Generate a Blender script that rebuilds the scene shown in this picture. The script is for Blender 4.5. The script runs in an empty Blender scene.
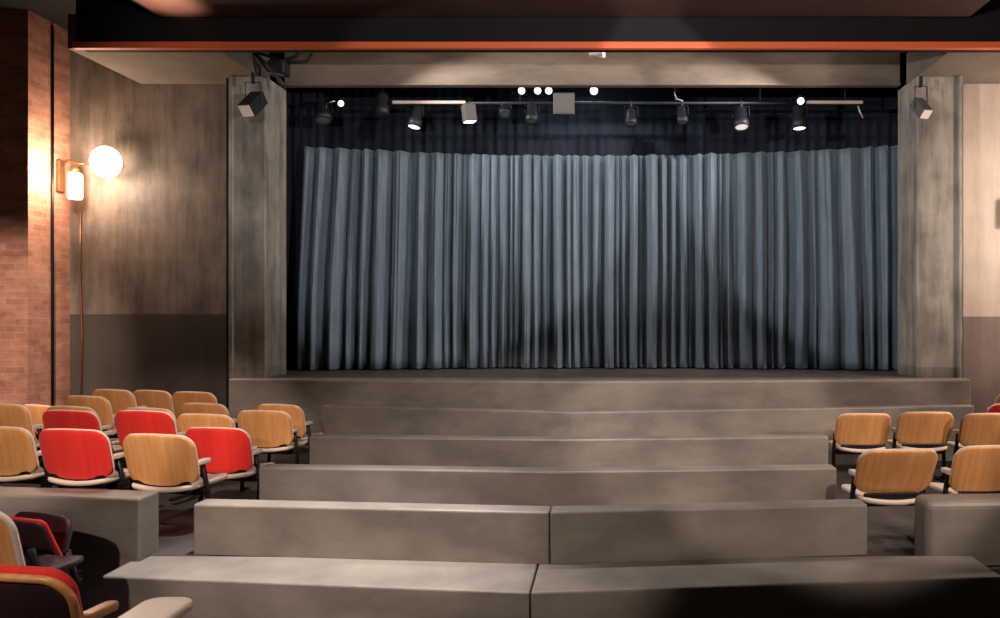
import bpy, bmesh, math, random
from mathutils import Vector, Matrix, Euler

random.seed(7)
PI = math.pi
scene = bpy.context.scene
COL = scene.collection
F, PX, PY, EYE = 750.0, 610.0, 309.0, 1.65      # focal length in pixels, principal point, eye height


def at(px, py, d):
    return Vector(((px - PX) * d / F, d, EYE - (py - PY) * d / F))


# ------------------------------------------------------------------ materials
def new_mat(name):
    m = bpy.data.materials.new(name)
    m.use_nodes = True
    nt = m.node_tree
    return m, nt, nt.nodes['Principled BSDF']


def nd(nt, kind, **kw):
    n = nt.nodes.new(kind)
    for k, v in kw.items():
        if k in n.inputs:
            n.inputs[k].default_value = v
        else:
            setattr(n, k, v)
    return n


def rgb(r, g, b):
    f = lambda c: (c / 12.92 if c <= .04045 else ((c + .055) / 1.055) ** 2.4)
    return (f(r / 255), f(g / 255), f(b / 255), 1)


def mix(nt, fac, a, b, mode='MIX'):
    n = nt.nodes.new('ShaderNodeMix')
    n.data_type = 'RGBA'
    n.blend_type = mode
    for sock, val in ((n.inputs[0], fac), (n.inputs[6], a), (n.inputs[7], b)):
        if hasattr(val, 'links'):
            nt.links.new(val, sock)
        else:
            sock.default_value = val
    return n.outputs[2]


def ramp(nt, val, stops):
    n = nt.nodes.new('ShaderNodeValToRGB')
    els = n.color_ramp.elements
    els[0].position, els[0].color = stops[0]
    els[1].position, els[1].color = stops[-1]
    for p, c in stops[1:-1]:
        e = els.new(p)
        e.color = c
    nt.links.new(val, n.inputs[0])
    return n.outputs[0]


def objco(nt, scale):
    tc = nt.nodes.new('ShaderNodeTexCoord')
    mp = nt.nodes.new('ShaderNodeMapping')
    mp.inputs['Scale'].default_value = scale
    nt.links.new(tc.outputs['Object'], mp.inputs['Vector'])
    return mp.outputs[0]


def noise(nt, vec, scale, detail=4, rough=.55):
    n = nd(nt, 'ShaderNodeTexNoise', Scale=scale, Detail=detail, Roughness=rough)
    nt.links.new(vec, n.inputs['Vector'])
    return n.outputs[0]


def bump(nt, bsdf, h, strength=.2, dist=.01):
    b = nd(nt, 'ShaderNodeBump', Strength=strength, Distance=dist)
    nt.links.new(h, b.inputs['Height'])
    nt.links.new(b.outputs[0], bsdf.inputs['Normal'])


def plain(name, col, rough=.5, metal=0.0, spec=.5):
    m, nt, b = new_mat(name)
    b.inputs['Base Color'].default_value = col
    b.inputs['Roughness'].default_value = rough
    b.inputs['Metallic'].default_value = metal
    b.inputs['Specular IOR Level'].default_value = spec
    return m


def emit(name, col, strength):
    m, nt, b = new_mat(name)
    b.inputs['Base Color'].default_value = col
    b.inputs['Emission Color'].default_value = col
    b.inputs['Emission Strength'].default_value = strength
    return m


def mottled(name, c0, c1, scale=(1, 1, 1), nscale=3, rough=.6, bstr=.15, lo=.3, hi=.7, spec=.3, fine=True):
    m, nt, b = new_mat(name)
    v = objco(nt, scale)
    n1 = noise(nt, v, nscale, 6, .6)
    c = ramp(nt, n1, [(lo, c0), (hi, c1)])
    b.inputs['Roughness'].default_value = rough
    b.inputs['Specular IOR Level'].default_value = spec
    nt.links.new(c, b.inputs['Base Color'])
    if fine:
        n2 = noise(nt, objco(nt, (1, 1, 1)), 60, 3)
        bump(nt, b, n2, bstr, .004)
    return m


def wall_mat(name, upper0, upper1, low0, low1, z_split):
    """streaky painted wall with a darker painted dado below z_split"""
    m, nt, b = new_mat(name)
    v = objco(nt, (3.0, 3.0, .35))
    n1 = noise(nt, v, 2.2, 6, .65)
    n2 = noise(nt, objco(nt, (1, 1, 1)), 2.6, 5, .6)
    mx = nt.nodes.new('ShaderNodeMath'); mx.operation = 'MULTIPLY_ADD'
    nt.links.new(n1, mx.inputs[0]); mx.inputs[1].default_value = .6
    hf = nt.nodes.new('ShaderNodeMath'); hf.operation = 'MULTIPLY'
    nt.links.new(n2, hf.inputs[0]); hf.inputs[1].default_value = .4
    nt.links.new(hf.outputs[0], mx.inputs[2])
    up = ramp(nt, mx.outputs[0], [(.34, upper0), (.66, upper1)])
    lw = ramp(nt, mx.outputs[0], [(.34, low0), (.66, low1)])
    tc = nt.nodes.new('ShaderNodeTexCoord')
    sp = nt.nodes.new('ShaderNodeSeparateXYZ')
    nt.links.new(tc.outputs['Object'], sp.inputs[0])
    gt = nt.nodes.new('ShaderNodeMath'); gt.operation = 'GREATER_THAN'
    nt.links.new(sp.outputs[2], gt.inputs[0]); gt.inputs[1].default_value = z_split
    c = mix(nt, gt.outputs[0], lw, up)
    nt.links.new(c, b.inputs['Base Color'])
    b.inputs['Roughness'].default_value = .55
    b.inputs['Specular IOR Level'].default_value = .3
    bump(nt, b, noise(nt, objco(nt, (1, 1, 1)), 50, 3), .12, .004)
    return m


def brick_mat():
    m, nt, b = new_mat('red_brick')
    tc = nt.nodes.new('ShaderNodeTexCoord')
    sp = nt.nodes.new('ShaderNodeSeparateXYZ')
    nt.links.new(tc.outputs['Object'], sp.inputs[0])
    ad = nt.nodes.new('ShaderNodeMath'); ad.operation = 'ADD'
    nt.links.new(sp.outputs[0], ad.inputs[0]); nt.links.new(sp.outputs[1], ad.inputs[1])
    cb = nt.nodes.new('ShaderNodeCombineXYZ')
    nt.links.new(ad.outputs[0], cb.inputs[0]); nt.links.new(sp.outputs[2], cb.inputs[1])
    br = nd(nt, 'ShaderNodeTexBrick', Scale=1.0)
    br.inputs['Color1'].default_value = rgb(178, 128, 106)
    br.inputs['Color2'].default_value = rgb(154, 106, 88)
    br.inputs['Mortar'].default_value = rgb(166, 136, 116)
    br.inputs['Mortar Size'].default_value = .006
    br.inputs['Mortar Smooth'].default_value = .4
    br.inputs['Brick Width'].default_value = .24
    br.inputs['Row Height'].default_value = .085
    nt.links.new(cb.outputs[0], br.inputs['Vector'])
    n = noise(nt, objco(nt, (1, 1, 2.0)), 3.5, 6, .65)
    tint = ramp(nt, n, [(.3, (.62, .55, .52, 1)), (.7, (1.25, 1.2, 1.15, 1))])
    c = mix(nt, 1.0, br.outputs['Color'], tint, 'MULTIPLY')
    nt.links.new(c, b.inputs['Base Color'])
    b.inputs['Roughness'].default_value = .85
    bump(nt, b, br.outputs['Fac'], -.35, .01)
    return m


def wood_mat(name, c0, c1):
    m, nt, b = new_mat(name)
    v = objco(nt, (9, 1.0, .9))
    n1 = noise(nt, v, 2.4, 5, .6)
    oi = nt.nodes.new('ShaderNodeObjectInfo')
    c = ramp(nt, n1, [(.3, c0), (.7, c1)])
    tint = ramp(nt, oi.outputs['Random'], [(0, (.86, .82, .78, 1)), (1, (1.08, 1.04, 1.0, 1))])
    c = mix(nt, 1.0, c, tint, 'MULTIPLY')
    nt.links.new(c, b.inputs['Base Color'])
    b.inputs['Roughness'].default_value = .38
    b.inputs['Coat Weight'].default_value = .15
    b.inputs['Coat Roughness'].default_value = .25
    return m


def cloth_mat(name, c0, c1, rough=.85, sheen=.3):
    m, nt, b = new_mat(name)
    n1 = noise(nt, objco(nt, (6, 6, .5)), 3, 5, .6)
    c = ramp(nt, n1, [(.3, c0), (.7, c1)])
    nt.links.new(c, b.inputs['Base Color'])
    b.inputs['Roughness'].default_value = rough
    b.inputs['Sheen Weight'].default_value = sheen
    b.inputs['Sheen Roughness'].default_value = .4
    return m


M = dict(
    grey=mottled('grey_painted_board', rgb(112, 104, 98), rgb(150, 140, 130), (1.0, 1.0, 2.0), 1.8, .42, .12, spec=.5),
    deck=mottled('black_stage_floor', rgb(78, 72, 70), rgb(110, 102, 97), (1, 1, 1), 2.5, .5, .1),
    floor=mottled('dark_floor_covering', rgb(58, 52, 52), rgb(80, 72, 70), (1, 1, 1), 2.5, .7, .1),
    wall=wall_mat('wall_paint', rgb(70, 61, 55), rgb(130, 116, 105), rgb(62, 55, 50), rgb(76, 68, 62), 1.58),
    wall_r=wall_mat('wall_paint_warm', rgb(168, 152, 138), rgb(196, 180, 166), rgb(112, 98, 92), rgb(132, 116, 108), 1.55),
    plaster=wall_mat('grey_plaster', rgb(90, 85, 79), rgb(170, 160, 149), rgb(82, 77, 72), rgb(152, 143, 135), .9),
    soffit=mottled('soffit_plaster', rgb(104, 96, 88), rgb(128, 118, 107), (1, 1, 1), 1.5, .8),
    header=mottled('header_plaster', rgb(106, 93, 82), rgb(146, 130, 115), (.7, 1, 2.2), 1.6, .7),
    ceil=mottled('brown_ceiling', rgb(58, 38, 32), rgb(74, 50, 42), (1, 1, 1), 2, .8),
    beam=mottled('black_beam', rgb(17, 13, 16), rgb(23, 18, 21), (1, 1, 1), 2, .75),
    orange=plain('orange_edge_paint', rgb(226, 104, 58), .45),
    black=plain('black_void_drape', rgb(20, 24, 34), .95, spec=.1),
    curtain=cloth_mat('slate_blue_velour', rgb(80, 95, 109), rgb(111, 125, 138), .65, .4),
    navy=cloth_mat('navy_black_drape', rgb(18, 24, 36), rgb(27, 35, 50), .9, .1),
    wood=wood_mat('beech_plywood', rgb(212, 142, 84), rgb(234, 176, 116)),
    red=cloth_mat('red_upholstery', rgb(216, 34, 28), rgb(232, 48, 38), .8, .1),
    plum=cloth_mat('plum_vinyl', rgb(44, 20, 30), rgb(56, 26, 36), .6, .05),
    cream=plain('cream_laminate', rgb(226, 206, 190), .4),
    metal=plain('black_metal', rgb(24, 22, 24), .4, .4),
    steel=plain('grey_steel', rgb(150, 148, 146), .35, .8),
    fixture=plain('fixture_black', rgb(34, 36, 42), .5, .2),
    fgrey=plain('fixture_grey', rgb(92, 88, 86), .5, .1),
    white=plain('white_panel', rgb(235, 225, 215), .5),
    bar=plain('pale_bar', rgb(205, 190, 180), .35, .3),
    brick=brick_mat(),
    globe=emit('lit_globe', (1, .80, .58, 1), 10.0),
    shade=emit('lit_shade', (1, .66, .42, 1), 7.0),
    lens=emit('lit_lens', (1, .93, .84, 1), 2.6),
    lensoff=plain('unlit_lens', rgb(96, 98, 104), .25),
    lensdim=emit('dim_lens', (1, .92, .86, 1), .55),
    brass=plain('bronze_fitting', rgb(120, 78, 50), .4, .6),
)


# ------------------------------------------------------------------ mesh builder
class MB:
    def __init__(self):
        self.bm = bmesh.new()

    def _add(self, other):
        me = bpy.data.meshes.new('tmp')
        other.to_mesh(me); other.free()
        self.bm.from_mesh(me)
        bpy.data.meshes.remove(me)

    def box(self, c, s, rot=None, bevel=0.0, seg=2):
        b = bmesh.new()
        bmesh.ops.create_cube(b, size=1.0)
        for v in b.verts:
            v.co = Vector((v.co.x * s[0], v.co.y * s[1], v.co.z * s[2]))
        if bevel:
            bmesh.ops.bevel(b, geom=b.edges[:], offset=bevel, segments=seg, affect='EDGES', profile=.5)
        mt = Matrix.Translation(Vector(c))
        if rot is not None:
            mt = mt @ Euler(rot).to_matrix().to_4x4()
        b.transform(mt)
        self._add(b)
        return self

    def prism(self, pts, z0, z1, bevel=0.0, seg=3, top=None):
        """vertical prism over a plan polygon; top(x, y) may give the top height"""
        b = bmesh.new()
        lo = [b.verts.new((x, y, z0)) for x, y in pts]
        hi = [b.verts.new((x, y, top(x, y) if top else z1)) for x, y in pts]
        n = len(pts)
        b.faces.new(hi); b.faces.new(lo[::-1])
        for i in range(n):
            b.faces.new((lo[i], lo[(i + 1) % n], hi[(i + 1) % n], hi[i]))
        bmesh.ops.recalc_face_normals(b, faces=b.faces)
        if bevel:
            es = [e for e in b.edges if e.verts[0].co.z > z0 + 1e-5 or e.verts[1].co.z > z0 + 1e-5]
            bmesh.ops.bevel(b, geom=es, offset=bevel, segments=seg, affect='EDGES', profile=.5)
        self._add(b)
        return self

    def extr(self, pts, axis, a0, a1):
        """polygon in the plane across axis ('x': (y,z), 'y': (x,z)) pulled from a0 to a1"""
        b = bmesh.new()
        f = (lambda p, a: (a, p[0], p[1])) if axis == 'x' else (lambda p, a: (p[0], a, p[1]))
        A = [b.verts.new(f(p, a0)) for p in pts]
        B = [b.verts.new(f(p, a1)) for p in pts]
        n = len(pts)
        b.faces.new(A); b.faces.new(B[::-1])
        for i in range(n):
            b.faces.new((A[i], B[i], B[(i + 1) % n], A[(i + 1) % n]))
        bmesh.ops.recalc_face_normals(b, faces=b.faces)
        self._add(b)
        return self

    def tube(self, pts, r, n=10, cap=True):
        pts = [Vector(p) for p in pts]
        b = bmesh.new()
        rings = []
        for i, p in enumerate(pts):
            t = (pts[min(i + 1, len(pts) - 1)] - pts[max(i - 1, 0)]).normalized()
            ref = Vector((0, 0, 1)) if abs(t.z) < .9 else Vector((1, 0, 0))
            u = t.cross(ref).normalized(); w = t.cross(u).normalized()
            rr = r[i] if isinstance(r, (list, tuple)) else r
            rings.append([b.verts.new(p + u * math.cos(2 * PI * k / n) * rr + w * math.sin(2 * PI * k / n) * rr) for k in range(n)])
        for i in range(len(rings) - 1):
            for k in range(n):
                b.faces.new((rings[i][k], rings[i][(k + 1) % n], rings[i + 1][(k + 1) % n], rings[i + 1][k]))
        if cap:
            b.faces.new(rings[0][::-1]); b.faces.new(rings[-1])
        bmesh.ops.recalc_face_normals(b, faces=b.faces)
        for f in b.faces:
            f.smooth = len(f.verts) == 4
        self._add(b)
        return self

    def lathe(self, prof, n=20, mt=None):
        """prof: list of (r, z) turned round z"""
        b = bmesh.new()
        rings = []
        for r, z in prof:
            if r < 1e-6:
                rings.append([b.verts.new((0, 0, z))] * n)
            else:
                rings.append([b.verts.new((r * math.cos(2 * PI * k / n), r * math.sin(2 * PI * k / n), z)) for k in range(n)])
        for i in range(len(rings) - 1):
            for k in range(n):
                vs = []
                for v in (rings[i][k], rings[i][(k + 1) % n], rings[i + 1][(k + 1) % n], rings[i + 1][k]):
                    if v not in vs:
                        vs.append(v)
                if len(vs) > 2:
                    b.faces.new(vs)
        bmesh.ops.recalc_face_normals(b, faces=b.faces)
        for f in b.faces:
            f.smooth = True
        if mt is not None:
            b.transform(mt)
        self._add(b)
        return self

    def shell(self, outline, th, yfn, zfn=None, up=False):
        """plate over an outline in (a, c); yfn(a, c) is its bowed middle surface; rounded edge.
        up=False: plate stands in x-z and bows along y; up=True: plate lies in x-y and bows along z"""
        b = bmesh.new()
        n = len(outline)
        ca = sum(p[0] for p in outline) / n; cc = sum(p[1] for p in outline) / n
        put = (lambda a, c, h: (a, c, h)) if up else (lambda a, c, h: (a, h, c))
        def ring(s, off):
            r = []
            for a, c in outline:
                a2, c2 = ca + (a - ca) * s, cc + (c - cc) * s
                r.append(b.verts.new(put(a2, c2, yfn(a2, c2) + off)))
            return r
        h = th / 2
        seq = [(.25, -h), (.5, -h), (.75, -h), (.94, -h), (.985, -h * .7), (1.0, 0), (.985, h * .7), (.94, h), (.75, h), (.5, h), (.25, h)]
        rs = [ring(s, o) for s, o in seq]
        c0 = b.verts.new(put(ca, cc, yfn(ca, cc) - h)); c1 = b.verts.new(put(ca, cc, yfn(ca, cc) + h))
        for i in range(n):
            j = (i + 1) % n
            b.faces.new((c0, rs[0][i], rs[0][j])); b.faces.new((c1, rs[-1][j], rs[-1][i]))
            for q in range(len(rs) - 1):
                b.faces.new((rs[q][i], rs[q][j], rs[q + 1][j], rs[q + 1][i]))
        bmesh.ops.recalc_face_normals(b, faces=b.faces)
        for f in b.faces:
            f.smooth = True
        self._add(b)
        return self

    def xform(self, mt):
        self.bm.transform(mt)
        return self

    def build(self, name, m, parent=None, loc=None):
        me = bpy.data.meshes.new(name)
        self.bm.to_mesh(me); self.bm.free()
        me.materials.append(m)
        o = bpy.data.objects.new(name, me)
        COL.objects.link(o)
        if parent:
            o.parent = parent
        if loc is not None:
            o.location = loc
        return o


def tag(o, label=None, cat=None, group=None, kind=None):
    if label: o['label'] = label
    if cat: o['category'] = cat
    if group: o['group'] = group
    if kind: o['kind'] = kind
    return o


def empty(name, loc, rz=0.0, label=None, cat=None, group=None):
    o = bpy.data.objects.new(name, None)
    o.empty_display_size = .1
    COL.objects.link(o)
    o.location = loc
    o.rotation_euler = (0, 0, rz)
    return tag(o, label, cat, group)


def copy_tree(o, parent=None):
    c = o.copy()
    COL.objects.link(c)
    c.parent = parent
    for ch in list(o.children):
        copy_tree(ch, c)
    return c


def rrect(w, h, r, n=6, bulge_t=0.0, bulge_b=0.0, taper=0.0, cz=0.0, sub=6):
    """rounded rectangle outline, anticlockwise; top/bottom edges may bow outwards, taper narrows the foot"""
    pts = []
    for (sx, sz, a0) in ((1, 1, 0), (-1, 1, PI / 2), (-1, -1, PI), (1, -1, 1.5 * PI)):
        rr = r if sz > 0 else r * .75
        for k in range(n + 1):
            a = a0 + PI / 2 * k / n
            pts.append((sx * (w / 2 - rr) + rr * math.cos(a), sz * (h / 2 - rr) + rr * math.sin(a)))
        nx = {(1, 1): (-1, 1), (-1, -1): (1, -1)}.get((sx, sz))
        if nx:                                           # extra points along the top and bottom edges
            x0, z0 = pts[-1]
            rr2 = rr
            x1 = -x0
            for k in range(1, sub):
                pts.append((x0 + (x1 - x0) * k / sub, z0))
    out = []
    for x, z in pts:
        t = 1 - (2 * x / w) ** 2
        zz = z + (bulge_t * t if z > 0 else -bulge_b * t)
        xx = x * (1 - taper * (h / 2 - z) / h)
        out.append((xx, cz + zz))
    return out


# ------------------------------------------------------------------ setting
def struct(name, mb, m, label):
    return tag(mb.build(name, m), label, None, None, 'structure')


def fz(y):
    return -.035 * (y - 5) if y > 5 else 0.0


ZT = 4.65          # underside of soffits and header
b = MB()
b.prism([(-9, -6), (7.2, -6), (7.2, 12.6), (-9, 12.6)], -.45, -.35)
b.prism([(-8.58, 5.32), (-5.2, 5.32), (-3.12, 5.02), (1.80, 5.02), (1.80, 12.4), (-8.58, 12.4)], -.4, 0, top=lambda x, y: fz(y))
b.prism([(1.802, 5.02), (7.0, 5.02), (7.0, 12.4), (1.802, 12.4)], -.4, 0, top=lambda x, y: fz(y) - .09)
b.prism([(-8.58, -6), (7, -6), (7, 2.5), (-8.58, 2.5)], -.4, .05)
b.prism([(-8.58, 2.49), (7, 2.49), (7, 3.9), (-.465, 4.3), (-3.14, 4.3), (-8.58, 4.3)], -.4, -.165)
struct('floor', b, M['floor'], 'dark floor covering of the auditorium aisles and seating terraces')

# brick pier at far left
b = MB().box((-7.9, 9.64, 2.6), (1.4, .72, 6.4))
struct('wall_brick', b, M['brick'], 'red brick pier at the far left beside the wall lamp')
# audience end walls either side of the stage
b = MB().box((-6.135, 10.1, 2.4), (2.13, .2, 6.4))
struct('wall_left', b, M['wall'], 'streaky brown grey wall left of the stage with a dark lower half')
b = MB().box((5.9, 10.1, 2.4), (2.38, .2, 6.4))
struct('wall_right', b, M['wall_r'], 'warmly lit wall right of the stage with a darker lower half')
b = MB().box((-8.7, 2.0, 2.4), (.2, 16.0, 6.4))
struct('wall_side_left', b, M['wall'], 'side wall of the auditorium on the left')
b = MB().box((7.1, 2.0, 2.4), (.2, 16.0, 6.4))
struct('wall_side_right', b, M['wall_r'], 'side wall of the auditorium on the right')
b = MB().box((-.8, -6.1, 2.4), (16, .2, 6.4))
struct('wall_rear', b, M['wall'], 'rear wall of the auditorium behind the seats')

b = MB().box((-.8, -3.0, 1.54), (9.0, .14, 3.172), bevel=.01)  # added unseen blocker, keeps the rear spot off the curtain foot
struct('wall_light_cutoff', b, M['wall'], 'added wall behind the camera that cuts light off the curtain foot')

# stage house, dark
b = MB()
b.box((-.3, 12.5, 3.4), (11.2, .1, 6.6))
b.box((-5.6, 11.3, 3.4), (.1, 2.4, 6.6))
b.box((5.0, 11.3, 3.4), (.1, 2.4, 6.6))
struct('wall_stage', b, M['black'], 'black walls of the stage house behind the blue curtain')

# proscenium piers (front face, inner reveal, edge bead)
def pier(name, x_in, x_out, label):
    s = 1 if x_in < 0 else -1                            # s: direction towards the stage opening
    b = MB()
    b.box(((x_in + x_out) / 2, 9.98, (ZT - .3) / 2), (abs(x_in - x_out), .64, ZT + .3), bevel=.012)
    b.box((x_out + s * .03, 9.645, ZT / 2), (.05, .05, ZT), bevel=.01)
    struct(name, b, M['plaster'], label)

pier('wall_pier_left', -4.44, -4.90, 'mottled grey proscenium pier left of the blue curtain')
pier('wall_pier_right', 3.95, 4.53, 'mottled grey proscenium pier right of the blue curtain')

# header across the opening
b = MB().box((-.24, 10.23, ZT + .53), (8.36, .1, 1.0), bevel=.008)
b.box((-.24, 10.165, ZT + .045), (8.36, .03, .022), bevel=.006)
struct('trim_header', b, M['header'], 'grey brown header beam across the top of the stage opening')

# dropped soffits left and right
b = MB().box((-5.39, 9.32, ZT + .2), (1.72, 1.36, .4), bevel=.006)
struct('ceiling_soffit_left', b, M['soffit'], 'pale dropped soffit left of the stage opening')
b = MB().box((5.5, 9.32, ZT + .2), (3.1, 1.36, .4), bevel=.006)
struct('ceiling_soffit_right', b, M['soffit'], 'pale dropped soffit right of the stage opening')

# ceiling of the auditorium
b = MB()
b.box((-.5, 1.15, 4.96), (9.0, 14.4, .12))
struct('ceiling', b, M['ceil'], 'dark brown ceiling panel over the audience')
b = MB()
b.box((-6.9, 2.1, 5.40), (3.8, 16.2, .1)); b.box((5.6, 2.1, 5.40), (3.4, 16.2, .1)); b.box((-.8, 11.3, 5.9), (16, 3.4, .1))
b.box((-5.02, 1.15, 5.16), (.06, 14.4, .50))
b.box((-.8, 9.4, 5.45), (16, 1.75, .1))
struct('ceiling_upper', b, M['beam'], 'black upper ceiling over the sides and the stage')
b = MB().box((.515, 8.48, 4.945), (12.97, .2, .72))
struct('trim_beam', b, M['beam'], 'black beam crossing the ceiling in front of the stage')
b = MB().box((.515, 8.355, 4.582), (12.97, .07, .075), bevel=.008)
struct('trim_edge', b, M['orange'], 'orange painted lower edge of the black ceiling beam')

# ------------------------------------------------------------------ stage
st = empty('stage', (-.14, 9.3, 0), 0, 'low grey stage with a dark deck in front of the blue curtain', 'stage')
SO = Vector((-.14, 9.3, 0))
def local(pts, o):
    return [(x - o[0], y - o[1]) for x, y in pts]
front = [(-4.84, 9.50), (-.4, 9.20), (4.56, 9.46)]
b = MB().prism(local([(-4.84, 9.62), (-4.84, 9.50), (-.4, 9.20), (4.56, 9.46), (4.56, 9.62)], SO), -.3, .77, bevel=.03)
b.build('front_panel', M['grey'], st)
b = MB().prism(local([(-4.40, 9.62), (3.92, 9.62), (3.92, 10.3), (4.9, 10.3), (4.9, 12.4), (-5.4, 12.4), (-5.4, 10.3), (-4.40, 10.3)], SO), .70, .768)
b.build('deck', M['deck'], st)

# ------------------------------------------------------------------ low walls (back to front)
def low_wall(label, pts, th, ztop, zbot, joint=True, group='low grey walls across the centre block'):
    """pts: three plan points of the camera side face; two boards meeting at the middle point"""
    o = Vector((pts[1][0], pts[1][1], 0))
    root = empty('low_wall', o, 0, label, 'low wall', group)
    if not joint:
        q = local(list(pts) + [(x, y + th) for x, y in reversed(pts)], o)
        MB().prism(q, zbot, ztop, bevel=.016).build('board', M['grey'], root)
        return root
    for i in (0, 1):
        (x0, y0), (x1, y1) = pts[i], pts[i + 1]
        g = .003
        if i == 0: x1 -= g
        else: x0 += g
        q = local([(x0, y0), (x1, y1), (x1, y1 + th), (x0, y0 + th)], o)
        MB().prism(q, zbot, ztop, bevel=.016).build('board', M['grey'], root)
    return root

low_wall('low grey wall farthest back, right below the stage front', [(-3.40, 8.80), (-.42, 8.25), (4.28, 8.80)], .13, .517, -.12, joint=False)
low_wall('second low grey wall below the stage', [(-2.92, 7.27), (-.40, 7.10), (2.12, 7.27)], .16, .415, -.09, joint=False)
low_wall('third low grey wall below the stage, in the middle of the centre block', [(-2.86, 6.10), (-.40, 5.95), (1.84, 6.08)], .16, .362, -.05, joint=False)
low_wall('fourth low grey wall below the stage, standing on the front platform', [(-2.80, 5.035), (-.39, 4.84), (1.73, 5.03)], .16, .34, .003)

# front platform
pf = empty('seating_platform', (-.465, 4.36, -.35), 0, 'wide pale grey platform with a seam, closest to the camera', 'platform')
po = Vector((-.465, 4.36, -.35))
b = MB().prism(local([(-3.14, 4.905), (-3.14, 4.63), (-.469, 4.36), (-.469, 4.95), (-2.81, 5.015), (-3.08, 5.015), (-3.08, 4.905)], po), 0, .352, bevel=.014)
b.build('board', M['grey'], pf)
b = MB().prism(local([(-.461, 4.36), (2.42, 4.62), (2.42, 5.015), (1.95, 5.015), (-.461, 4.95)], po), 0, .352, bevel=.014)
b.build('board', M['grey'], pf)

# side parapets
def parapet(label, pts, th, ztop, zbot, rnd):
    o = Vector((pts[0][0], pts[0][1], 0))
    poly = list(pts) + [(x, y + th) for x, y in reversed(pts)]
    b = MB().prism(local(poly, o), zbot, ztop, bevel=rnd, seg=4)
    r = b.build('parapet', M['grey'], None, o)
    return tag(r, label, 'parapet')

parapet('grey parapet with a square end behind the left front chairs', [(-3.09, 4.92), (-4.2, 5.04), (-6.9, 5.45)], .225, .405, -.35, .016)
parapet('rounded parapet with a warm lit top at the lower right', [(2.13, 5.04), (3.2, 5.09), (5.6, 5.4)], .25, .355, -.08, .055)


# ------------------------------------------------------------------ curtain
def make_curtain():
    rnd = random.Random(3)
    xs0, xs1 = -4.43, 4.24
    NX, NZ = 1500, 26
    # irregular folds: random pitch, depth and roundness for every fold
    knots, x = [xs0], xs0
    while x < xs1 + .4:
        base = .235 if x < -2.4 else (.135 if x < 1.6 else .205)
        x += base * rnd.choice((.55, .7, .85, 1.0, 1.0, 1.2, 1.5))
        knots.append(x)
    ph, j = [], 0
    for i in range(NX + 1):
        x = xs0 + (xs1 - xs0) * i / NX
        while knots[j + 1] < x:
            j += 1
        ph.append(j + (x - knots[j]) / (knots[j + 1] - knots[j]))
    wd = [knots[q + 1] - knots[q] for q in range(len(knots) - 1)] + [.15] * 5
    fr = [rnd.uniform(.35, 1.0) for _ in range(200)]
    sh = [rnd.uniform(-.25, .25) for _ in range(200)]
    pw = [rnd.uniform(1.5, 3.0) for _ in range(200)]
    skew = [rnd.uniform(.55, 1.6) for _ in range(200)]
    fade = [rnd.uniform(-.6, .8) for _ in range(200)]
    b = bmesh.new()
    rows = []
    for k in range(NZ + 1):
        v = k / NZ                                       # 0 foot, 1 top
        row = []
        for i in range(NX + 1):
            t = i / NX
            x = xs0 + (xs1 - xs0) * t
            c = 1 - ((x + .25) / 4.4) ** 2
            ztop = 3.995 - .06 * c
            z = .785 + (ztop - .785) * v
            n = int(ph[i]); f = ph[i] - n
            am = fr[n] * (1 - f) + fr[n + 1] * f
            low = 1 - v
            wob = .09 * math.sin(2.6 * v + x * 3.1 + 2 * sh[n]) * low
            q = ph[i] + wob
            n2 = max(0, int(q)); f2 = max(0.0, q - n2) ** skew[n2]
            w2 = wd[n2]
            prof = 1 - abs(1 - 2 * min(1.0, f2)) ** pw[n2]          # rounded ridge, sharp crease between folds
            dep = min(.30, w2 * 1.5) * (.42 + .58 * min(1, max(0, low * 1.3 + .15 + fade[n2] * .3))) * (.5 + .5 * am)
            s2 = math.sin(x * 4.3 + .8 * math.sin(x * 1.7)) + .6 * math.sin(x * 9.1)
            fine = (.010 * math.sin(2 * PI * q * 2 + 9 * sh[n2] + 1.5 * v) + .007 * math.sin(2 * PI * q * 3 + 20 * sh[n2] - v)) * (.5 + .5 * v) * math.sin(PI * min(1.0, f2))
            y = 10.84 + .42 * max(0, c) - dep * prof - .028 * s2 * (.3 + low) - fine
            xo = .010 * math.sin(2 * PI * q + sh[n2])
            lean = -.11 * (1 - t) ** 6 * low              # left edge swings out at the foot
            row.append(b.verts.new((x + xo + lean, y, z)))
        rows.append(row)
    for k in range(NZ):
        for i in range(NX):
            f = b.faces.new((rows[k][i], rows[k][i + 1], rows[k + 1][i + 1], rows[k + 1][i]))
            f.smooth = True
    me = bpy.data.meshes.new('stage_curtain')
    b.to_mesh(me); b.free()
    me.materials.append(M['curtain'])
    o = bpy.data.objects.new('stage_curtain', me)
    COL.objects.link(o)
    md = o.modifiers.new('thick', 'SOLIDIFY'); md.thickness = .006; md.offset = 1
    tag(o, 'tall slate blue pleated curtain hung in a curve across the stage', 'curtain')
    return o

make_curtain()

# black drapes behind: border and side legs
def drape(name, x0, x1, y, z0, z1, pitch, amp, m, label, cat):
    b = bmesh.new()
    n = int((x1 - x0) / pitch * 10)
    rows = []
    for k in range(3):
        z = z0 + (z1 - z0) * k / 2
        rows.append([b.verts.new((x0 + (x1 - x0) * i / n, y + amp * math.sin(i * 2 * PI / 10) * (.7 + .3 * math.sin(i * .37)), z)) for i in range(n + 1)])
    for k in range(2):
        for i in range(n):
            f = b.faces.new((rows[k][i], rows[k][i + 1], rows[k + 1][i + 1], rows[k + 1][i])); f.smooth = True
    me = bpy.data.meshes.new(name); b.to_mesh(me); b.free(); me.materials.append(m)
    o = bpy.data.objects.new(name, me); COL.objects.link(o)
    md = o.modifiers.new('thick', 'SOLIDIFY'); md.thickness = .006
    return tag(o, label, cat)

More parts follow.
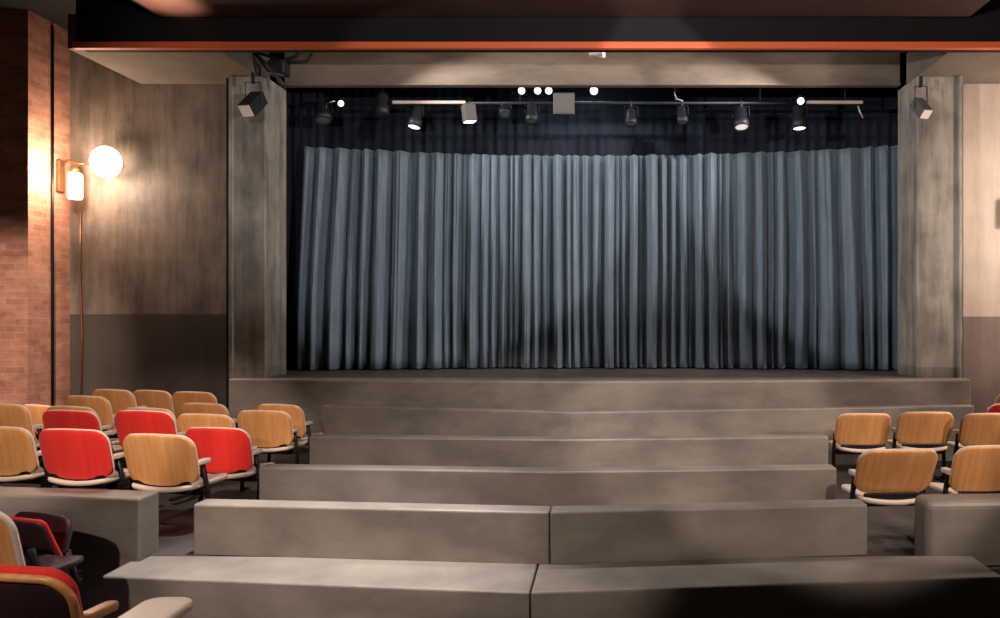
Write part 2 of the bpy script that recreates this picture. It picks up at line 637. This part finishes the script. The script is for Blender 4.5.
drape('backdrop_drape', -5.4, 4.9, 11.75, .78, 5.6, .16, .02, M['navy'], 'navy black drape hanging behind and above the blue curtain', 'drape')
drape('side_drape', -4.95, -4.2, 11.0, .78, 5.3, .12, .03, M['navy'], 'narrow navy black drape at the left edge of the curtain', 'drape')


# ------------------------------------------------------------------ chairs
TILT = math.radians(13)
BZ = .585          # height of backrest middle


def back_y(x, z):
    return .034 * (x / .285) ** 2


def make_chair(rear, pad, seat_m, arms=True, folded=False, rim=None, corner=.092, lift=0.0, padt=.018):
    root = empty('auditorium_chair', (0, 0, 0))
    ol = rrect(.585, .350, corner, 7, .026, .024, .02)
    mt = Matrix.Translation((0, .0, BZ)) @ Matrix.Rotation(TILT, 4, 'X')
    MB().shell(ol, .020, back_y).build('backrest', rear, root).matrix_local = mt
    ol2 = rrect(.589, .354, corner + .002, 7, .027, .022, .02, lift)
    MB().shell(ol2, padt, lambda x, z: back_y(x, z) + .010 + padt / 2).build('back_pad', pad, root).matrix_local = mt
    if rim:
        pts = [(x * 1.0, back_y(x, z) - .004, z) for x, z in rrect(.605, .370, corner + .008, 7, .027, .022, .02)]
        MB().tube(pts + pts[:1], .017, 8, cap=False).build('rim', rim, root).matrix_local = mt
    # seat shell, slightly dished, rear edge turned down
    seat = MB().shell(rrect(.52, .46, .07, 6, .01, .02, .04), .040, lambda x, y: .03 * (x / .25) ** 2 - .03 * math.cos(y * 6), up=True)
    so = seat.build('seat', seat_m, root, (0, .245, .372))
    if folded:
        so.location = (0, .13, .50)
        so.rotation_euler = (math.radians(76), 0, 0)
    br = MB().box((0, .055, .385), (.46, .03, .09), bevel=.008)
    br.build('back_bracket', M['metal'], root)
    MB().box((0, .2, .325), (.52, .07, .05), bevel=.01).box((0, .2, .345), (.26, .24, .02), bevel=.005).build('beam', M['metal'], root)
    for s in (-1, 1):
        x = .268 * s
        lg = MB().tube([(x, .17, .02), (x, .19, .32), (x, .13, .545)], .019, 10)
        lg.box((x, .19, .012), (.055, .36, .024), bevel=.008)
        lg.tube([(x, .17, .06), (x, .30, .02)], .012, 8)
        lg.tube([(x, .13, .45), (x * .94, .075, .54)], .014, 8)
        lg.build('leg', M['metal'], root)
        if arms:
            ao = rrect(.050, .15, .022, 6)
            MB().shell(ao, .034, lambda a, c: .008 * math.cos(c * 12), up=True).build('armrest', M['cream'], root, (x, .13, .555))
    return root


proto = {'wood': make_chair(M['wood'], M['cream'], M['cream']),
         'red': make_chair(M['red'], M['cream'], M['cream']),
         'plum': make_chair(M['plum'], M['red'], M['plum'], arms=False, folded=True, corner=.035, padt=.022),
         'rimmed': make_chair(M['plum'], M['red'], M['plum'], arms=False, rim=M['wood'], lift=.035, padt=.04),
         'cream': make_chair(M['wood'], M['cream'], M['cream'], arms=False, rim=M['cream'])}
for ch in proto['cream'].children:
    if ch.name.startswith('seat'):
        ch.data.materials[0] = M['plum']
used = set()


def chair(kind, px, d, yaw, label, group, zoff=0.0, tilt=0.0, X=None, z=None):
    r = proto[kind] if kind not in used else copy_tree(proto[kind])
    used.add(kind)
    x = (px - PX) * d / F if X is None else X
    r.location = (x, d, (fz(d + .2) + zoff) if z is None else z)
    r.rotation_euler = (0, 0, -math.radians(yaw))
    tag(r, label, 'chair', group)
    if tilt:
        for ch in r.children:
            if ch.name.split('.')[0] in ('backrest', 'back_pad'):
                ch.matrix_local = Matrix.Translation((0, 0, BZ)) @ Matrix.Rotation(TILT + math.radians(tilt), 4, 'X')
    return r
    return r


GL, GR, GF = 'chairs of the left seating block', 'chairs of the right seating block', 'chairs in front of the left parapet'
# nearest left row, behind the parapet
chair('wood', -3, 5.78, 8, 'wooden-backed chair at the left frame edge, behind the parapet', GL)
chair('red', 72, 5.62, 8, 'red-backed chair just behind the parapet, left of the wooden one at its end', GL)
chair('wood', 157, 5.48, 9, 'large pale wooden-backed chair at the end of the parapet with a cream armrest', GL, zoff=-0.02)
# second row
chair('wood', 0, 6.72, 10, 'wooden-backed chair at the left frame edge, second row from the parapet', GL, zoff=0.09)
chair('red', 69, 6.72, 10, 'red-backed chair whose lower half hides behind another red chair', GL, zoff=.03)
chair('red', 143, 6.50, 10, 'red-backed chair directly behind the large pale wooden one', GL, zoff=.05)
chair('red', 216, 6.20, 8, 'red-backed aisle chair beside the low wall, right of the large wooden chair', GL, zoff=-0.06)
# third row
chair('wood', 70, 7.32, 12, 'wooden-backed chair peeking over the top of the left red chair near the brick pier', GL, zoff=.01)
chair('wood', 147, 7.25, 12, 'wooden-backed chair peeking over the middle red chair', GL)
chair('wood', 204, 6.98, 8, 'wooden-backed chair showing only its top above the red aisle chair', GL, zoff=-.03)
chair('wood', 263, 7.70, 6, 'wooden-backed chair alone beside the aisle with its cream armrest', GL, zoff=-0.07)
# fourth row and beyond
chair('wood', 86, 7.95, 14, 'wooden-backed chair just right of the one at the foot of the brick pier', GL, zoff=.06)
chair('wood', 203, 8.30, 10, 'wooden-backed chair in a column of three, middle one below the wall', GL, zoff=-0.05)
chair('wood', 112, 8.62, 14, 'wooden-backed chair farthest back on the left, below the wall lamp', GL, zoff=.08)
chair('wood', 151, 9.30, 14, 'wooden-backed chair farthest back, middle one of three along the wall', GL, zoff=0.02)
chair('wood', 193, 8.92, 10, 'wooden-backed chair farthest back, rightmost of three along the wall', GL, zoff=0.03)
chair('wood', 279, 8.28, 14, 'wooden-backed chair nearest the stage, half behind the lone aisle chair', GL, zoff=-0.06)
chair('wood', 38, 8.65, 20, 'wooden-backed chair peeking up at the foot of the brick pier', GL, zoff=-0.10)
# right block
chair('wood', 898, 5.42, -4, 'wooden-backed chair at the end of the right front row, above the rounded parapet', GR, zoff=-.10, tilt=14)
chair('wood', 993, 5.45, -6, 'wooden-backed chair cut by the right frame edge, directly behind the rounded parapet', GR, zoff=-.09, tilt=6)
chair('wood', 864, 7.98, 0, 'wooden-backed chair at the aisle end of the far right row', GR, zoff=-.12, tilt=8)
chair('wood', 926, 7.84, 0, 'wooden-backed chair in the middle of the far right row', GR, zoff=-.09, tilt=8)
chair('wood', 990, 7.70, 0, 'wooden-backed chair at the right frame edge of the far right row', GR, zoff=-.09, tilt=8)
chair('red', 1010, 8.75, -14, 'red-backed chair peeping in at the right frame edge', GR, zoff=-.09)
chair('wood', 1019, 9.2, -6, 'wooden-backed chair corner at the right frame edge behind the red one', GR, zoff=0.0)
# front left, lower terrace
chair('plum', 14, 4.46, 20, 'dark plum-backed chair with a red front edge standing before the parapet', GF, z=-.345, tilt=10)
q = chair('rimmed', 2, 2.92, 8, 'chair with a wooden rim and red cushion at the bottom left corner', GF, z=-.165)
for sx in (-1, 1):
    MB().shell(rrect(.055, .17, .024, 6), .034, lambda a, c: .010 * math.cos(c * 9) - .02 * c, up=True).build('armrest', M['wood'], q, (.285 * sx, .15, .585))
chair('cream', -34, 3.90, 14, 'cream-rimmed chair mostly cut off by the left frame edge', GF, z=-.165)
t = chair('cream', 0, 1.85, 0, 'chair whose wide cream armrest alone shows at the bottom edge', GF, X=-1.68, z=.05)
MB().shell(rrect(.15, .42, .05, 6), .036, lambda a, c: .006 * math.cos(c * 8), up=True).build('armrest', M['cream'], t, (.285, .35, .662))

# ------------------------------------------------------------------ wall lamps at the left
def sphere_prof(r, n=14):
    return [(r * math.sin(PI * k / n), -r * math.cos(PI * k / n)) for k in range(n + 1)]

p = at(106, 162, 9.80)
g = empty('globe_lamp', p, 0, 'glowing round globe lamp on the wall left of the stage', 'wall lamp')
MB().lathe(sphere_prof(.205), 28).xform(Matrix.Diagonal((.86, .9, 1, 1))).build('globe', M['globe'], g)
MB().lathe([(0, 0), (.09, 0), (.09, .03), (.05, .05), (.05, .12), (0, .12)], 20, Matrix.Translation((0, .20, 0)) @ Matrix.Rotation(PI / 2, 4, 'X')).build('mount', M['brass'], g)

p = Vector((-7.2, 9.80, EYE - (180 - PY) * 9.8 / F))
g = empty('wall_sconce', p, 0, 'small sconce with a glowing cylinder shade on the brick pier', 'wall lamp')
MB().box((.02, 0, .05), (.04, .12, .42), bevel=.012).build('backplate', M['brass'], g)
MB().tube([(.03, 0, .18), (.12, 0, .26), (.24, 0, .22), (.36, 0, .21)], .014, 8).build('arm', M['brass'], g)
MB().lathe([(0, -.22), (.075, -.22), (.085, -.20), (.085, .10), (.07, .12), (0, .12)], 20, Matrix.Translation((.21, 0, -.03))).build('shade', M['shade'], g)
MB().lathe([(0, .12), (.06, .12), (.04, .20), (0, .21)], 16, Matrix.Translation((.21, 0, -.03))).build('cap', M['brass'], g)

b = MB().tube([(-7.18, 9.66, -.1), (-7.18, 9.66, 5.3)], .018, 8)
tag(b.build('conduit', M['metal']), 'thin dark conduit running up the side of the brick pier', 'pipe')
b = MB().tube([(-7.04, 9.97, 2.95), (-7.05, 9.975, 2.2), (-7.02, 9.975, 1.3), (-7.05, 9.975, -.16)], .012, 6)
tag(b.build('cable', M['brass']), 'thin cable running down the left wall beside the brick pier', 'cable')
b = MB().box((-4.925, 9.82, 2.2), (.045, .30, 4.86))
tag(b.build('gap_strip', M['metal']), 'black vertical strip between the left wall and the left grey pier', 'strip')
b = MB().box((4.62, 9.97, 2.3), (.07, .05, 4.7))
tag(b.build('gap_strip', M['metal']), 'black vertical strip between the right grey pier and the warm wall', 'strip')

p = Vector((5.43, 9.98, EYE + 1.36))
g = empty('wall_sconce', p, 0, 'sconce on the right wall just at the frame edge', 'wall lamp')
MB().box((0, -.02, .05), (.12, .04, .42), bevel=.012).build('backplate', M['brass'], g)
MB().tube([(0, -.03, .18), (0, -.15, .24), (0, -.24, .2)], .014, 8).build('arm', M['brass'], g)
MB().lathe([(0, -.22), (.075, -.22), (.085, -.20), (.085, .10), (.07, .12), (0, .12)], 20, Matrix.Translation((0, -.21, -.03))).build('shade', M['brass'], g)

# ------------------------------------------------------------------ stage lighting
DL = 10.52
GS = 'spotlights on the bar above the stage'
zb = EYE - (103 - PY) * DL / F
bar = MB().tube([(-4.3, DL, zb), (3.85, DL, zb)], .022, 10)
lb = empty('lighting_bar', (0, DL, zb), 0, 'long black lighting bar across the top of the stage opening', 'bar')
MB().tube([(-4.3, 0, 0), (3.85, 0, 0)], .022, 10).build('pipe', M['fixture'], lb)
for x0, x1 in (((393 - PX) * DL / F, (466 - PX) * DL / F), ((806 - PX) * DL / F, (862 - PX) * DL / F)):
    MB().box(((x0 + x1) / 2, -.03, 0), (x1 - x0, .035, .045), bevel=.006).build('rail', M['bar'], lb)
for px in (383, 520, 675, 760, 845):
    x = (px - PX) * DL / F
    MB().tube([(x, 0, 0), (x, 0, .5)], .010, 6).build('hanger', M['fixture'], lb)
bar.bm.free()


def spot(px, py, w, h, label, aim=(0, -1, -1.2), lens='lensdim', body='fixture', d=DL, square=False, group=GS, hang=None):
    """can spotlight: body along its aim, lens at the mouth, yoke and clamp up to the bar"""
    c = at(px, py, d)
    R = w * d / F / 2
    L = h * d / F
    root = empty('stage_spotlight', c, 0, label, 'spotlight', group)
    q = Vector(aim).normalized().to_track_quat('Z', 'Y').to_matrix().to_4x4()
    if square:
        MB().box((0, 0, 0), (2 * R, 2 * R, L), bevel=.012).xform(q).build('body', M[body], root)
        MB().box((0, 0, L / 2 + .004), (1.7 * R, 1.7 * R, .012), bevel=.003).xform(q).build('lens', M[lens], root)
    else:
        MB().lathe([(0, -L / 2), (R * .55, -L / 2), (R * .8, -L * .38), (R * .82, L * .1), (R, L * .16), (R, L / 2), (R * .9, L / 2), (R * .88, L * .42), (0, L * .42)], 20).xform(q).build('body', M[body], root)
        MB().lathe([(0, L * .46), (R * .5, L * .455), (R * .86, L * .43)], 20).xform(q).build('lens', M[lens], root)
    top = (zb if hang is None else c.z + hang) - c.z
    yy = MB().tube([(-R * 1.1, 0, 0), (-R * 1.1, 0, top * .75), (R * 1.1, 0, top * .75), (R * 1.1, 0, 0)], .008, 6)
    yy.build('yoke', M['fixture'], root)
    MB().box((0, 0, top * .9), (.035, .045, abs(top) * .3 + .03), bevel=.006).build('clamp', M['fixture'], root)
    return root


spot(323, 113, 17, 18, 'dim round spotlight hanging leftmost on the bar', (0.2, -.3, -1), 'lensoff')
spot(382, 104, 15, 24, 'tall dark spotlight left of the pale rail', (0, -.1, -1), 'lensoff')
spot(416, 117, 14, 24, 'dark spotlight with a white lens under the pale left rail', (-.12, -.25, -1), 'lens')
spot(469, 113, 12, 17, 'small grey box spotlight at the right end of the left rail', (.1, .05, -1), 'lens', 'fgrey', square=True)
spot(505, 110, 11, 12, 'tiny dim spotlight left of the three bright lamps', (0, -.5, -1), 'lensoff')
spot(532, 113, 13, 20, 'dark spotlight below the three bright lamps', (0, -.2, -1), 'lensoff')
for px, nm in ((522, 'left'), (538, 'middle'), (549, 'right')):
    spot(px, 91, 8, 8, 'small bright lamp, %s one of the close trio under the header' % nm, (0, -1, -.2), 'lens', hang=.0 + .12)
spot(594, 91, 9, 8, 'small bright lamp right of the grey square floodlight', (0, -1, -.2), 'lens', hang=.12)
spot(564, 104, 21, 9, 'grey square floodlight in the middle of the bar', (0, -1, -.12), 'fgrey', 'fgrey', square=True)
spot(631, 117, 12, 17, 'dim dark spotlight right of the grey square floodlight', (0, -.2, -1), 'lensoff')
spot(682, 115, 11, 18, 'slim dark spotlight near the middle right of the bar', (.1, -.2, -1), 'lensoff')
spot(741, 118, 15, 23, 'dark spotlight with a pale lens right of the middle', (0, -.35, -1), 'lensdim')
spot(799, 117, 15, 26, 'dark spotlight with bright reflections left of the right rail', (0, -.15, -1), 'lens')
spot(342, 104, 7, 7, 'small bright lamp beside the leftmost spotlight', (0, -1, -.1), 'lens', hang=.06)
spot(800, 101, 8, 7, 'small bright lamp where the pale right rail begins', (0, -1, -.3), 'lens', d=DL - .14, hang=.06)
# floods fixed to the piers
spot(253, 104, 14, 28, 'black spotlight with a white face high on the left grey pier', (-.15, -.8, -.75), 'white', d=9.35, square=True, group='spotlights on the stage piers', hang=.36)
spot(921, 108, 11, 22, 'small pale spotlight high on the right grey pier', (.2, -.7, -.8), 'white', 'fgrey', d=9.35, square=True, group='spotlights on the stage piers', hang=.36)
spot(597, 54, 8, 16, 'small white spotlight just under the orange edge', (.9, -.4, -.1), 'lens', 'white', d=9.0, group='spotlights on the stage piers', hang=.1)

# hooks and cables
def hook(px0, py0, pts, label, m='bar', r=.010, d=DL - .06):
    o = at(px0, py0, d)
    b = MB().tube([at(x, y, d) - o for x, y in pts], r, 6)
    return tag(b.build('cable_hook', M[m], None, o), label, 'hook', 'pale hooks on the lighting bar')

hook(330, 103, [(326, 108), (327, 103), (335, 101)], 'pale bent hook beside the leftmost spotlight')
hook(860, 110, [(858, 106), (860, 112), (863, 118)], 'pale hook hanging at the end of the right rail')
hook(677, 97, [(674, 92), (677, 99), (683, 101)], 'thin pale hook right of the middle of the bar', r=.007)
b = MB()
o = at(285, 66, 9.5)
for k, pts in enumerate(([(250, 50), (262, 60), (275, 72), (284, 86)], [(256, 52), (275, 58), (290, 62), (306, 62), (312, 54)],
                         [(270, 54), (282, 66), (278, 80), (286, 88)], [(262, 66), (280, 62), (296, 56), (300, 52)], [(258, 56), (268, 72), (284, 76)])):
    b.tube([at(x, y, 9.5 + .1 * math.sin(k)) - o for x, y in pts], .022, 8)
b.box(Vector((-.12, .1, .0)), (.22, .2, .18), bevel=.02)
tag(b.build('cable_bundle', M['fixture'], None, o), 'tangle of black cables under the ceiling beside the left soffit', 'cables')

# ------------------------------------------------------------------ lights
def lamp(name, kind, loc, energy, col=(1, .9, .78), target=None, size=.2, angle=60, blend=.2):
    l = bpy.data.lights.new(name, kind)
    l.energy = energy; l.color = col
    if kind == 'AREA':
        l.shape = 'DISK'; l.size = size
    else:
        l.shadow_soft_size = size
    if kind == 'SPOT':
        l.spot_size = math.radians(angle); l.spot_blend = blend
    o = bpy.data.objects.new(name, l)
    COL.objects.link(o)
    o.location = loc
    if target is not None:
        o.rotation_euler = (Vector(target) - Vector(loc)).to_track_quat('-Z', 'Y').to_euler()
    return o

WARM, NEUT = (1, .84, .72), (1, .95, .92)
# house lights on the ceiling, out of frame, plus added pier and wall spots
for x0, x1, yt, an, e in ((-3.6, -2.2, 6.3, 30, 800), (-.9, -1.2, 6.3, 29, 900), (2.2, 1.3, 7.3, 22, 1350)):
    lamp('house_light', 'SPOT', (x0, -1.5, 4.6), e, WARM, (x1, yt, .1), .08, an, .3)
lamp('house_light', 'SPOT', (5.4, 3.2, 4.7), 700, WARM, (2.4, 7.4, .2), .05, 46, .3)
lamp('house_light', 'SPOT', (-2.4, 1.2, 4.7), 1500, WARM, (-4.75, 7.1, .3), .10, 27, .3)
lamp('added_pier_light', 'SPOT', (-3.2, 1.0, 4.7), 5200, (1, .80, .68), (-7.75, 9.3, 1.0), .10, 20, .7)  # added spot to brighten the lower brick pier
lamp('added_wall_wash', 'SPOT', (-3.6, .5, 4.7), 220, NEUT, (-5.75, 10, 2.5), .10, 20, .5)  # added fill spots for the end walls, here and next line
lamp('added_wall_wash', 'SPOT', (3.6, .5, 4.7), 700, WARM, (5.5, 10, 2.3), .10, 22, .5)
lamp('unseen_downlight', 'SPOT', (-2.0, 5.0, 4.8), 1750, NEUT, (-1.9, 4.7, 0), .12, 44, .8)
lamp('unseen_downlight', 'SPOT', (-.3, 6.2, 4.8), 480, NEUT, (-.1, 6.8, 0), .15, 80, .8)
lamp('unseen_downlight', 'SPOT', (-1.9, 2.6, 4.8), 160, WARM, (-2.0, 2.75, 0), .10, 40, .6)
# stage front lights: three overlapping pools
for px, py, o, e, ang in ((450, 170, (3.4, 3.4, 3.35), 1080, 34), (930, 140, (-2.4, 3.4, 3.35), 1020, 41)):
    lamp('stage_front_light', 'SPOT', o, e, NEUT, at(px, py, 10.9), .03, ang, .16)
lamp('added_rear_light', 'SPOT', (-.6, -5.5, 3.40), 1350, NEUT, (-.3, 11.0, 3.3), .07, 46, .3)  # added spot behind the camera, its lower beam cut by the blocker wall
for x0, x1 in ((-4.2, 1.0), (3.7, -1.4)):  # added hidden spots raking the curtain to bring out its folds
    lamp('added_fold_light', 'SPOT', (x0, 8.85, 4.80), 640, NEUT, (x1, 11.0, 3.0), .04, 54, .5)
lamp('border_light', 'AREA', (-.3, 10.75, 5.1), 8, (.75, .85, 1), (-.3, 11.2, 2.0), .5)
bl = lamp('added_header_fill', 'AREA', (-.25, 8.75, 4.9), 18, WARM, (-.25, 10.2, 4.75), .1)  # added strip hidden behind the beam to brighten the header
bl.data.shape = 'RECTANGLE'; bl.data.size = 7.5; bl.data.size_y = .08
# wall wash
lamp('right_sconce_glow', 'POINT', (6.5, 8.3, 3.0), 270, WARM, None, .1)
lamp('sconce_glow', 'POINT', (-6.83, 9.42, 3.38), 105, (1, .77, .58), None, .14)
lamp('ceiling_glow', 'SPOT', (-4.72, 7.9, 4.5), 60, (1, .68, .46), (-4.72, 7.92, 4.9), .05, 100, .6)
lamp('sconce_side_light', 'SPOT', (6.6, 4.3, 2.3), 420, WARM, (2.2, 7.7, .4), .06, 34, .4)
lamp('unseen_downlight', 'SPOT', (-1.0, 1.7, 4.8), 290, NEUT, (-1.42, 2.25, .7), .08, 15, .7)  # added narrow spot that brightens the near cream armrest

w = bpy.data.worlds.new('world')
scene.world = w
w.use_nodes = True
w.node_tree.nodes['Background'].inputs[0].default_value = (.5, .45, .42, 1)
w.node_tree.nodes['Background'].inputs[1].default_value = .02

cam = bpy.data.cameras.new('camera')
co = bpy.data.objects.new('camera', cam)
COL.objects.link(co)
co.location = (0, 0, EYE)
co.rotation_euler = (PI / 2, 0, 0)
cam.sensor_width = 36
cam.lens = F / 1000 * 36
cam.shift_x = (500 - PX) / 1000
cam.shift_y = 0
cam.clip_start = .02
scene.camera = co
vs = scene.view_settings
vs.view_transform = 'Standard'
vs.look = 'None'
vs.gamma = 1
vs.use_curve_mapping = False
vs.exposure = 0.0
